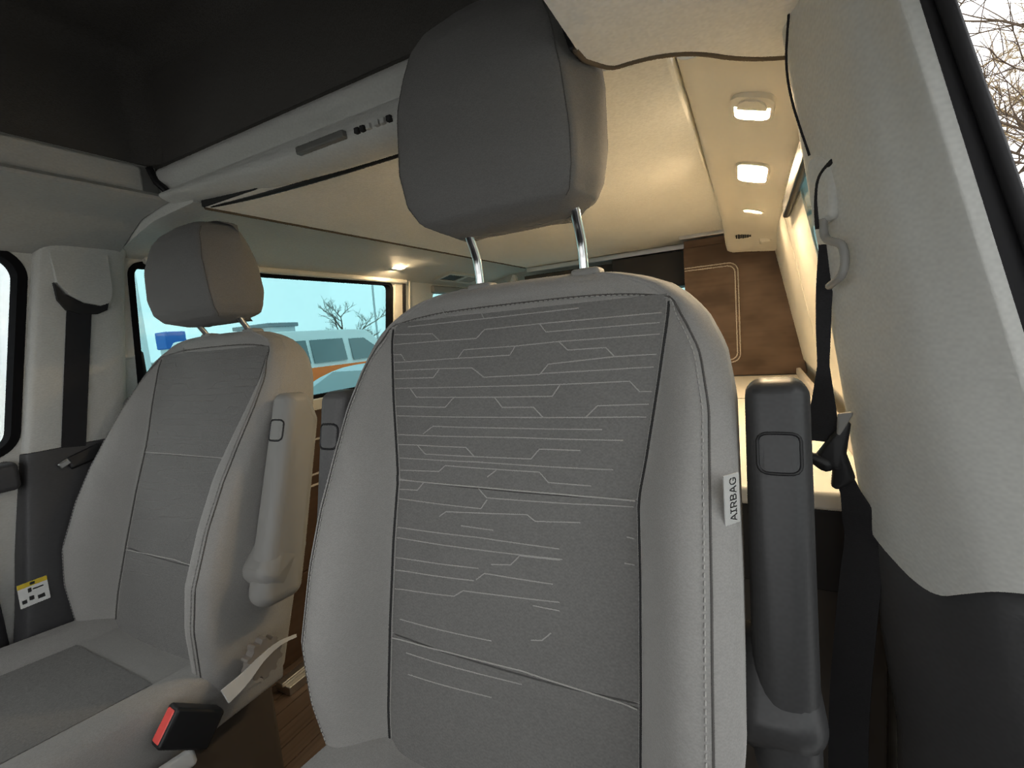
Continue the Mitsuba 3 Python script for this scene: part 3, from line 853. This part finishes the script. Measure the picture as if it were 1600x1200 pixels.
def seat(root, off, head_drop, label, arm_mats, sides, recline=0.0, head_scale=1.0):
    t0 = T().translate(list(off))
    tw = T().translate([off[0], off[1] + 0.655, off[2] + 1.17]).rotate([1, 0, 0], -recline).translate([0, -0.655, -1.17])
    th = T().translate([off[0], off[1], off[2] - head_drop + 1.268]).scale([1, 1, head_scale]).translate([0, 0, -1.268])
    def put(k, name, mesh, m, smooth=40, t=tw, label=None, kind=None):
        return add(f"{root}__{k}", None, m, shape=sh(name, mesh, smooth), tw=t, label=label, kind=kind)
    put("backrest", "back", BACK, "m_fabric", 50)
    for i, p in enumerate(PANELS):
        put("backrest__center_panel", f"panel{i}", p, "m_panel", 50, label="darker patterned centre fabric" if i == 2 else None)
    put("backrest__pattern_lines", "lines", LINES_MESH, "m_piping" if recline == 0 else "m_piping_faint", True, label="pale embossed line pattern")
    for i in (0, 1):
        put("backrest__panel_seam", f"ps{i}", SEAM_SIDE[i], "m_seam" if recline == 0 else "m_softseam", True)
        put("backrest__cross_stitching", f"thread{i}", THREAD[i], "m_thread", True, label="pale stitched cross seam")
    put("backrest__bolster_seam", "os", OUTER_SEAM, "m_softseam", True)
    put("backrest__bolster_stitching", "ost", OUTER_STITCH, "m_thread" if recline == 0 else "m_fabric", True, kind="stuff")
    put("headrest", "head", HEAD, "m_headrest", 60, th)
    for i in (0, 1):
        put("headrest__seam", f"hs{i}", HEAD_SEAM[i], "m_softseam", True, th)
        put("headrest__post", f"post{i}", POST[i], "m_chrome", True, th, label="chrome headrest post")
        put("headrest_collar", f"col{i}", COLLAR[i], "m_seat_plastic", 30)
    put("cushion", "cush", CUSH, "m_fabric", 50, t0)
    put("cushion__center_panel", "cushp", CUSH_PANEL, "m_panel", 50, t0, label="darker centre fabric of the cushion")
    put("base", "base", BASE, "m_base", 40, t0)
    for s, am in zip(sides, arm_mats):
        b = put("armrest", f"arm{s}", ARM[s], am, 50)
        put(b[len(root) + 2:] + "__release_button", f"btn{s}", BTN[s][0], am, 50)
        put(b[len(root) + 2:] + "__button_gap", f"gap{s}", BTN[s][1], "m_black", True)
        put(b[len(root) + 2:] + "__hinge_cover", f"hinge{s}", HINGE[s], am, 50)
    put("recline_wheel", "knob", knob(1), "m_knob", 30, t0)
    tag(root, label, "car seat")


seat("captain_chair", (0, 0, 0), 0.0, "driver seat with raised grey headrest and airbag tag, nearest and largest in view", ("m_armrest_dark", "m_armrest"), (1, -1))
PO = (-0.868, 0.073, -0.018)
seat("captain_chair_001", PO, 0.050, "passenger seat with light grey armrest beside the sliding door window", ("m_seat_plastic", "m_armrest"), (1, -2), 5.0, 0.81)
# airbag tag sewn into the driver backrest side
o = np.array(outer(0.935, 1)) + (0.0165, 0.006, 0)
ex = np.array([0.62, 0.78, 0.0]); ex /= np.linalg.norm(ex)
nz = np.cross(ex, [0, 0, 1.0])                    # faces forward and outward
tagw, tagh = 0.021, 0.052
def tag_mesh(m, lift):
    """local x up the seat, y to the inside -> world"""
    M = np.eye(4)
    M[:3, 0], M[:3, 1], M[:3, 2] = [0, 0, 1], -ex, nz
    M[:3, 3] = o + nz * (lift + 0.003)
    m = m.copy(); m.apply_transform(M)
    return m


add("captain_chair__airbag_tag", tag_mesh(rbox((-tagh / 2, -tagw / 2, -0.001), (tagh / 2, tagw / 2, 0.001), 0.0009), 0.001), "m_label_grey", 30, label="pale woven tag reading AIRBAG")
tx = meshkit.text_mesh("AIRBAG", 0.0105, 0.0006, bold=False)
s_ = 0.045 / (tx.bounds[1, 0] - tx.bounds[0, 0])
tx.apply_scale([s_, s_, 1])
tx.apply_translation((-tx.bounds[:, 0].mean(), -tx.bounds[:, 1].mean() - 0.001, 0))
add("captain_chair__airbag_tag__lettering", tag_mesh(tx, 0.0018), "m_ink", False, label="dark letters AIRBAG")

# ------------------------------------------------------------------ belts and buckle
pts = [(0.078, 0.650, 1.187), (0.074, 0.654, 1.13), (0.0735, 0.657, 1.06), (0.073, 0.660, 0.99), (0.071, 0.660, 0.955)]
pts = chaikin(pts, 3, False)
nr = [np.array([math.sin(t), -math.cos(t), 0]) for t in np.interp(np.linspace(0, 1, len(pts)), [0, .5, 1], [0.1, -0.3, -0.2])]
add("seat_belt__webbing", strip(pts, nr, np.interp(np.linspace(0, 1, len(pts)), [0, .35, .55, .82, 1], [.017, .015, .012, .027, .032]), 0.0016), "m_webbing", 40)
pts = chaikin([(0.080, 0.655, 0.945), (0.094, 0.655, 0.91), (0.105, 0.655, 0.875), (0.115, 0.66, 0.84), (0.108, 0.66, 0.78), (0.095, 0.66, 0.60), (0.095, 0.66, 0.45)], 3, False)
add("seat_belt__webbing", strip(pts, [(-0.45, -0.9, 0)], np.interp(np.linspace(0, 1, len(pts)), [0, .2, .4, 1], [.016, .022, .040, .044]), 0.0016), "m_webbing", 40)
add("seat_belt__tongue", cat(hull_balls([(0.083, 0.652, 0.960, 0.006), (0.095, 0.650, 0.978, 0.004), (0.070, 0.655, 0.935, 0.008), (0.084, 0.652, 0.930, 0.009)]), hull_balls([(0.060, 0.652, 0.937, 0.006), (0.074, 0.652, 0.930, 0.010)]),
                             hull_balls([(0.088, 0.65, 0.945, 0.006), (0.094, 0.652, 0.915, 0.009), (0.085, 0.652, 0.905, 0.006)])), "m_black", 40)
add("seat_belt__tongue__plate", hull_balls([(0.087, 0.648, 0.968, 0.0025), (0.098, 0.646, 0.992, 0.0025), (0.088, 0.648, 0.990, 0.0025)], 10), "m_seat_plastic", 40, label="pale edge of the metal tongue")
tag("seat_belt", "black twisted belt hanging between the driver seat and the right pillar", "seat belt")

bx = lambda z: wl_x(z) + 0.026
pts = [(bx(z), np.interp(z, [0.86, 1.30], [0.495, 0.55]), z) for z in np.linspace(0.86, 1.30, 14)]
add("seat_belt_001__webbing", strip(pts, [(1, 0, 0.16)], 0.047, 0.0016), "m_webbing", 40)
pts = chaikin([(bx(0.86) + .002, 0.495, 0.86), (-1.500, 0.515, 0.78), (-1.493, 0.52, 0.66), (-1.490, 0.53, 0.52)], 3, False)
add("seat_belt_001__webbing", strip(pts, [(1, -0.3, 0.1)], 0.046, 0.0016), "m_webbing", 40)
add("seat_belt_001__tongue", cat(hull_balls([(-1.495, 0.488, 0.905, 0.004), (-1.495, 0.548, 0.925, 0.004), (-1.493, 0.492, 0.885, 0.007), (-1.493, 0.55, 0.90, 0.007)])), "m_black", 40)
add("seat_belt_001__tongue__plate", hull_balls([(-1.489, 0.466, 0.896, 0.003), (-1.489, 0.482, 0.904, 0.003), (-1.489, 0.470, 0.888, 0.003), (-1.489, 0.486, 0.896, 0.003)], 8), "m_chrome", 40, label="metal tongue plate")
tag("seat_belt_001", "black belt hanging down the passenger side pillar", "seat belt")
# belt outlet cover
cov = sg.Polygon([(0.502, 1.42), (0.508, 1.325), (0.525, 1.298), (0.555, 1.279), (0.585, 1.272), (0.605, 1.280), (0.612, 1.31), (0.614, 1.42)]).buffer(-0.004).buffer(0.004)
cvm = lean(tm(yz_along_x(cov, -1.512, -1.490).refine_to_length(0.02)), -1)
vv = np.array(cvm.vertices)
vv[:, 0] -= np.clip(vv[:, 2] - 1.285, 0, None) * 0.13
cvm = trimesh.Trimesh(vv, cvm.faces, process=False)
add("belt_outlet_cover", cvm, "m_trim", 30, label="grey curved cover where the passenger belt leaves the pillar", cat="belt outlet cover")
slot = sg.Polygon([(0.503, 1.325), (0.520, 1.298), (0.552, 1.279), (0.585, 1.272), (0.604, 1.280), (0.60, 1.262), (0.580, 1.252), (0.545, 1.252), (0.520, 1.262), (0.506, 1.285)])
add("belt_outlet_cover__slot", lean(tm(yz_along_x(slot, -1.509, -1.4995)), -1), "m_black", 30, label="black belt slot")

# sticker on the lower pillar
stx = lambda z: wl_x(z) + float(np.interp(z, [0, 0.6, 0.934], [0.085, 0.070, 0.026])) + 0.0012
def sticker(y0, y1, z0, z1, lift, m, key, label=None):
    v = [(stx(z) + lift + d, y - 0.05 * (0.66 - z), z) for d in (-0.0008, 0) for z in (z0, z1) for y in (y0, y1)]
    add(key, trimesh.convex.convex_hull(np.array(v)), m, False, label=label)


sticker(0.350, 0.400, 0.602, 0.654, 0, "m_white", "warning_sticker__paper")
sticker(0.350, 0.400, 0.644, 0.654, 0.0005, "m_yellow", "warning_sticker__band", "yellow band on top")
sticker(0.371, 0.379, 0.646, 0.652, 0.0008, "m_ink", "warning_sticker__triangle_mark")
for y0, y1, z0, z1 in ((0.378, 0.384, 0.641, 0.650), (0.386, 0.404, 0.644, 0.647), (0.366, 0.374, 0.620, 0.628), (0.378, 0.386, 0.623, 0.632), (0.392, 0.404, 0.620, 0.628)):
    sticker(y0 - 0.012, y1 - 0.012, z0 - 0.01, z1 - 0.01, 0.0005, "m_ink", "warning_sticker__pictogram")
tag("warning_sticker", "white sticker with a yellow band on the dark passenger pillar", "sticker")

# buckle on its stalk beside the passenger cushion
def obox(c, u, v, hu, hv, hw, r):
    c, u, v = map(lambda q: np.array(q, float), (c, u, v))
    u /= np.linalg.norm(u); v = v - u * (u @ v); v /= np.linalg.norm(v); w = np.cross(u, v)
    return hull_balls([tuple(c + a * (hu - r) * u + b * (hv - r) * v + d * (hw - r) * w) + (r,) for a in (-1, 1) for b in (-1, 1) for d in (-1, 1)], 12)


BU, BV = (-0.15, -0.75, 0.62), (-1, 0.15, -0.1)
bc = np.array([-0.868, 0.368, 0.502])
bu = np.array(BU) / np.linalg.norm(BU)
add("belt_buckle__body", obox(bc, BU, BV, 0.042, 0.018, 0.030, 0.006), "m_black", 40)
add("belt_buckle__release_button", obox(bc + bu * 0.0385, BU, BV, 0.005, 0.0125, 0.0245, 0.003), "m_red", 40, label="red release button")
add("belt_buckle__stalk", hull_balls([(-0.862, 0.358, 0.462, 0.008), (-0.858, 0.358, 0.448, 0.008), (-0.870, 0.250, 0.470, 0.008), (-0.868, 0.250, 0.452, 0.008)], 10), "m_label_grey", 40, label="pale grey stalk")
tag("belt_buckle", "black belt buckle with a red button beside the passenger cushion", "belt buckle")
pts = chaikin([(-0.836, 0.414, 0.530), (-0.836, 0.448, 0.535), (-0.836, 0.488, 0.552), (-0.836, 0.526, 0.557), (-0.836, 0.561, 0.548)], 3, False)
add("captain_chair_001__side_trim", strip(pts, [(1, -0.25, 0.4)], np.interp(np.linspace(0, 1, len(pts)), [0, .5, 1], [.026, .012, .006]), 0.005), "m_label_grey", 30, label="pale grey side trim bar")
# ------------------------------------------------------------------ furniture at the back
add("kitchen_cabinet__carcass", rbox((-0.27, 0.785, 0.0), (0.162, 2.10, 0.828), 0.004), "m_kitchen", 30)
add("kitchen_cabinet__end_trim", rbox((-0.272, 0.772, 0.70), (0.162, 0.786, 0.826), 0.004), "m_dark_cabinet", 30)
tag("kitchen_cabinet", "dark kitchen cabinet under the bright worktop behind the driver seat", "cabinet")
add("worktop", rbox((-0.28, 0.755, 0.830), (0.163, 2.11, 0.858), 0.006), "m_worktop", 40, label="bright cream kitchen worktop beside the driver armrest", cat="worktop")
add("worktop__upstand", rbox((0.146, 0.76, 0.8585), (0.162, 2.10, 0.885), 0.004), "m_edge", 30)
add("worktop__lid_seam", box((-0.26, 1.55, 0.8585), (0.14, 1.553, 0.8592)), "m_seam", False)

add("wardrobe__body", tm(xz_along_y(sg.Polygon([(-0.25, 0.859), (0.186, 0.859), (0.083, 1.40), (-0.25, 1.40)]), 2.13, 2.48)), "m_wardrobe", 30)
add("wardrobe__top_board", rbox((-0.248, 2.132, 1.40), (0.05, 2.20, 1.432), 0.003), "m_wardrobe", 30)
dr_ = rrect(-0.60, 0.915, -0.046, 1.318, 0.035, 8).intersection(sg.box(-0.249, 0.8, 0.2, 1.5))
add("wardrobe__door", tm(xz_along_y(dr_, 2.122, 2.1295)), "m_wardrobe", 30)
ln = dr_.buffer(-0.001).exterior.difference(sg.box(-0.30, 0.8, -0.2465, 1.5))
for off in (0.0, 0.011):
    g = rrect(-0.60, 0.915 + off, -0.046 - off, 1.318 - off, 0.035 - off * .6, 8).exterior.intersection(sg.box(-0.247, 0.8, 0.2, 1.5))
    g = max(getattr(g, "geoms", [g]), key=lambda q: q.length)
    add("wardrobe__door__edging", tube([(x, 2.121, z) for x, z in g.coords], 0.0025, 6), "m_edge", True, label="pale edging line")
tag("wardrobe", "brown wood wardrobe with a pale rounded door outline at the back", "wardrobe")
add("upper_cabinet__body", rbox((-0.60, 2.30, 1.26), (-0.256, 2.49, 1.418), 0.004), "m_dark_cabinet", 30)
add("upper_cabinet__door", rbox((-0.598, 2.290, 1.262), (-0.260, 2.299, 1.416), 0.003), "m_dark_cabinet", 30)
tag("upper_cabinet", "black upper cabinet left of the brown wardrobe", "cabinet")
add("rear_blind__panel", rbox((-1.13, 2.42, 1.30), (-0.61, 2.44, 1.42), 0.004), "m_kitchen", 30)
tag("rear_blind", "dark panel under the rear edge of the ceiling, left of the upper cabinet", "blind")
tr = sg.Polygon([(-1.20, 1.30), (-1.10, 1.30), (-1.135, 1.37), (-1.148, 1.425), (-1.16, 1.425), (-1.185, 1.37)])
add("trim_12", tm(xz_along_y(tr, 2.33, 2.36)), "m_white", 30, label="white tapered corner trim in the rear corner", kind="structure")
vtw = T().translate([-1.36, 2.12, 1.4235]).rotate([0, 1, 0], -12.8)
add("air_vent__frame", tm(xy_along_z(rrect(-0.052, -0.17, 0.052, 0.16, 0.012).difference(sg.box(-0.036, -0.15, 0.036, -0.015)).difference(sg.box(-0.036, 0.015, 0.036, 0.14)), -0.008, 0.004)), "m_trim", 30, tw=vtw)
add("air_vent__grille", tm(xy_along_z(sg.box(-0.035, -0.149, 0.035, -0.016), -0.005, 0.004)), "m_black", 30, tw=vtw, label="black grille")
add("air_vent__lid", tm(xy_along_z(sg.box(-0.035, 0.016, 0.035, 0.139), -0.006, 0.004)), "m_seat_plastic", 30, tw=vtw)
tag("air_vent", "dark square vent above the small rear side window", "air vent")
add("floor_rail", cat(rbox((-1.44, 0.87, 0.0), (-1.37, 2.0, 0.03), 0.004), rbox((-1.42, 0.86, 0.03), (-1.39, 2.0, 0.045), 0.004)), "m_alu", 30, label="shiny metal seat rail on the wooden floor behind the passenger seat", cat="floor rail")

# ------------------------------------------------------------------ outside
GZ = -0.60
struct("ground", box((-80, -60, GZ - 0.2), (60, 80, GZ)), "m_asphalt", "grey asphalt outside the van", smooth=False)


def wheel(c, r, w, axis):
    m = trimesh.creation.cylinder(radius=r, height=w, sections=28)
    m.apply_transform(trimesh.geometry.align_vectors([0, 0, 1], axis))
    m.apply_translation(c)
    return m


def vehicle(root, prof, width, origin, ang, paint, belt, windows, wheels, label, catg, lower=None):
    """prof: side profile (length s, height h), closed; the cabin leans in above the belt height. windows: polygons on the side."""
    tw = T().translate(list(origin)).rotate([0, 0, 1], ang)
    ring = np.array(prof, float)
    def half(h):
        return width / 2 - 0.22 * max(0.0, h - belt) / 0.7 * 0.6 - 0.05 * max(0, 0.35 - h) / 0.35
    cols = []
    P = chaikin(ring, 2)
    cen = P.mean(0)
    for f, ins in ((-1, 0.10), (-1, 0.03), (-0.96, 0.0), (-0.5, 0), (0, 0), (0.5, 0), (0.96, 0.0), (1, 0.03), (1, 0.10)):
        q = P + (cen - P) * ins * (0.35 if abs(f) == 1 and ins == 0.03 else 0.5 if ins else 0)
        cols.append([(a, f * half(h), h) for a, h in q])
    add(root + "__body", loft(cols), paint, 30, tw=tw)
    if lower is not None:
        for s in (-1, 1):
            v = [(a, s * (half(h) + e), h) for e in (-0.01, 0.012) for a, h in lower]
            add(root + "__side_panel", trimesh.convex.convex_hull(np.array(v)), "m_orange", False, tw=tw, label="orange lower side")
    for poly in windows:
        for s in (-1, 1):
            v = [(a, s * (half(h) + e), h) for e in (-0.02, 0.008) for a, h in poly]
            add(root + "__window", trimesh.convex.convex_hull(np.array(v)), "m_car_glass", False, tw=tw)
    for a in wheels:
        for s in (-1, 1):
            add(root + "__wheel", wheel((a, s * (width / 2 - 0.09), 0.32), 0.32, 0.2, [0, 1, 0]), "m_tyre", 30, tw=tw)
    tag(root, label, catg)


# white and orange van, parked alongside, nose towards the rear of ours
vehicle("van", [(0, 0.3), (0, 1.0), (0.06, 1.9), (0.25, 1.98), (3.35, 1.98), (3.6, 1.90), (4.35, 1.20), (4.95, 1.02), (5.1, 0.6), (5.08, 0.3)], 1.9, (-8.9, 4.8, GZ + 0.12), 90, "m_white_paint", 1.15,
        [[(0.25, 1.30), (0.25, 1.78), (1.75, 1.78), (1.75, 1.30)], [(1.85, 1.30), (1.85, 1.78), (2.72, 1.78), (2.72, 1.30)], [(2.90, 1.28), (2.90, 1.76), (3.35, 1.76), (4.05, 1.28)]],
        (0.9, 4.15), "white van with an orange side seen through the sliding door window", "van", lower=[(0.05, 0.5), (0.05, 1.22), (4.6, 1.20), (4.9, 0.9), (4.9, 0.5)])
# silver car in front of it
vehicle("car", [(0, 0.3), (0, 0.75), (0.9, 0.98), (1.75, 1.40), (2.6, 1.46), (3.5, 1.36), (4.1, 0.98), (4.3, 0.9), (4.35, 0.35)], 1.75, (-4.9, 3.15, GZ - 0.03), 90, "m_silver", 0.92,
        [[(1.15, 0.98), (1.85, 1.33), (2.35, 1.38), (2.35, 0.98)], [(2.45, 0.98), (2.45, 1.38), (3.3, 1.30), (3.75, 0.98)]], (0.85, 3.5), "silver car parked in front of the orange and white van", "car")
ws = [(0.98, y * 0.62, 1.01) for y in (-1, 1)] + [(1.66, y * 0.52, 1.365) for y in (-1, 1)]
wsm = trimesh.convex.convex_hull(np.array([(a - e * 0.4, b, h + e) for e in (-0.02, 0.028) for a, b, h in ws]))
add("car__windscreen", wsm, "m_car_glass", False, tw=T().translate([-4.9, 3.15, GZ - 0.03]).rotate([0, 0, 1], 90))


def tree(root, base, height, seed, label, m="m_bark", spread=0.5, levels=5, r0=None, kids=(3, 4)):
    rng = random.Random(seed)
    parts, twigs = [], []
    def grow(p, d, L, r, lev):
        n = 3
        pts = [np.array(p)]
        dd = np.array(d)
        for _ in range(n):
            dd = dd + np.array([rng.uniform(-.18, .18) for _ in range(3)]); dd /= np.linalg.norm(dd)
            pts.append(pts[-1] + dd * L / n)
        (parts if lev < 2 else twigs).append(tube(pts, np.linspace(r, r * 0.6, n + 1), 6 if lev < 2 else 3))
        if lev >= levels: return
        for _ in range(rng.randint(*kids)):
            a = np.array([rng.uniform(-1, 1), rng.uniform(-1, 1), rng.uniform(-0.1, 0.8)])
            nd = dd * (1 - spread) + a / np.linalg.norm(a) * spread * 1.25
            nd /= np.linalg.norm(nd)
            k = rng.choice([1, 2, 3, 3])
            grow(pts[k], nd, L * rng.uniform(0.55, 0.8), r * 0.62, lev + 1)
    grow(base, (0, 0, 1), height * 0.36, r0 or height * 0.022, 0)
    add(root + "__trunk", cat(*parts), m, True)
    add(root + "__twigs", cat(*twigs), m if m == "m_bark" else "m_twig_gold", True, kind="stuff")
    tag(root, label, "tree")


tree("tree", (-19.5, 18.4, GZ), 5.0, 3, "small bare tree behind the orange and white van", spread=0.55, r0=0.13)
tree("tree_001", (4.6, 9.4, GZ), 8.5, 11, "bare winter tree in the top right corner beyond the driver door", spread=0.62, levels=5, kids=(4, 5), r0=0.075)
tree("tree_002", (7.6, 16.0, GZ), 13.0, 5, "golden twiggy tree at the right edge beyond the driver door", "m_twig_gold", spread=0.62, levels=5, kids=(4, 5), r0=0.09)
add("street_lamp__pole", tube(chaikin([(-23, 24.6, GZ), (-23, 24.6, 5.2), (-23, 25.0, 6.6), (-23, 26.2, 7.0)], 3, False), 0.07), "m_steel", True)
add("street_lamp__head", rbox((-23.15, 26.1, 6.9), (-22.85, 26.9, 7.05), 0.05), "m_steel", 30)
tag("street_lamp", "thin curved street lamp beside the small bare tree", "street lamp")

def block(root, lo, hi, m, label, cols=(0, 0), roof=0.3):
    add(root + "__wall", box(lo, hi), m, False)
    add(root + "__roof", rbox((lo[0] - .2, lo[1] - .2, hi[2]), (hi[0] + .2, hi[1] + .2, hi[2] + roof), 0.05), "m_building_dark", 30)
    nx, nz = cols
    for i in range(nx):
        for j in range(nz):
            y = lo[1] + (i + 0.5) * (hi[1] - lo[1]) / nx
            z = lo[2] + (j + 0.55) * (hi[2] - lo[2]) / nz
            add(root + "__window", box((hi[0] - 0.02, y - 0.32 * (hi[1] - lo[1]) / nx, z - 0.28 * (hi[2] - lo[2]) / nz), (hi[0] + 0.04, y + 0.32 * (hi[1] - lo[1]) / nx, z + 0.25 * (hi[2] - lo[2]) / nz)), "m_building_dark", False)
    tag(root, label, "building")


block("building", (-52, 32, GZ), (-44, 44, 2.4), "m_building", "pale low hall behind the orange and white van", (5, 1))
block("building_001", (-36, 23.0, GZ), (-32, 25.2, 3.0), "m_building", "small pale kiosk with a flat roof left of the small bare tree", (2, 1))
# blue striped stand
add("display_stand__tower", box((-12.35, 6.0, GZ), (-12.0, 6.35, 1.4)), "m_white", False)
add("display_stand__blue_top", rbox((-12.4, 5.95, 1.4), (-11.95, 6.4, 1.8), 0.03), "m_blue", 30, label="blue top")
for i in range(6):
    add("display_stand__stripe", box((-12.03, 5.99, 0.25 + 0.18 * i), (-11.98, 6.36, 0.34 + 0.18 * i)), "m_blue", False)
tag("display_stand", "blue and white striped stand seen left of the passenger headrest", "display stand")
# pale hall and hedge beyond the passenger door
add("storage_hall__wall", box((-9.5, -8, GZ), (-9.0, 4.2, 5.5)), "m_hall", False)
for i in range(13):
    add("storage_hall__rib", box((-9.0, -7.6 + i * 0.9, GZ), (-8.9, -7.5 + i * 0.9, 5.5)), "m_white", False)
add("storage_hall__downpipe", tube(chaikin([(-8.85, 3.1, GZ), (-8.85, 3.1, 3.0), (-8.85, 2.6, 3.6), (-8.85, 2.6, 5.4)], 2, False), 0.06), "m_steel", True)
add("storage_hall__gutter", rbox((-9.0, -8, 3.55), (-8.8, 4.2, 3.7), 0.03), "m_steel", 30)
tag("storage_hall", "pale ribbed hall wall beyond the passenger door window", "building")
v = trimesh.creation.icosphere(subdivisions=5, radius=1.0)
q = v.vertices * [0.5, 3.5, 0.75]
q = q * (1 + 0.5 * (meshkit.fbm(q * 6, 4, 2)[:, None] - 0.5))
add("hedge", trimesh.Trimesh(q + [-4.6, -1.2, GZ + 0.65], v.faces, process=False), "m_hedge", False, label="low frosty green hedge outside the passenger door", cat="hedge")
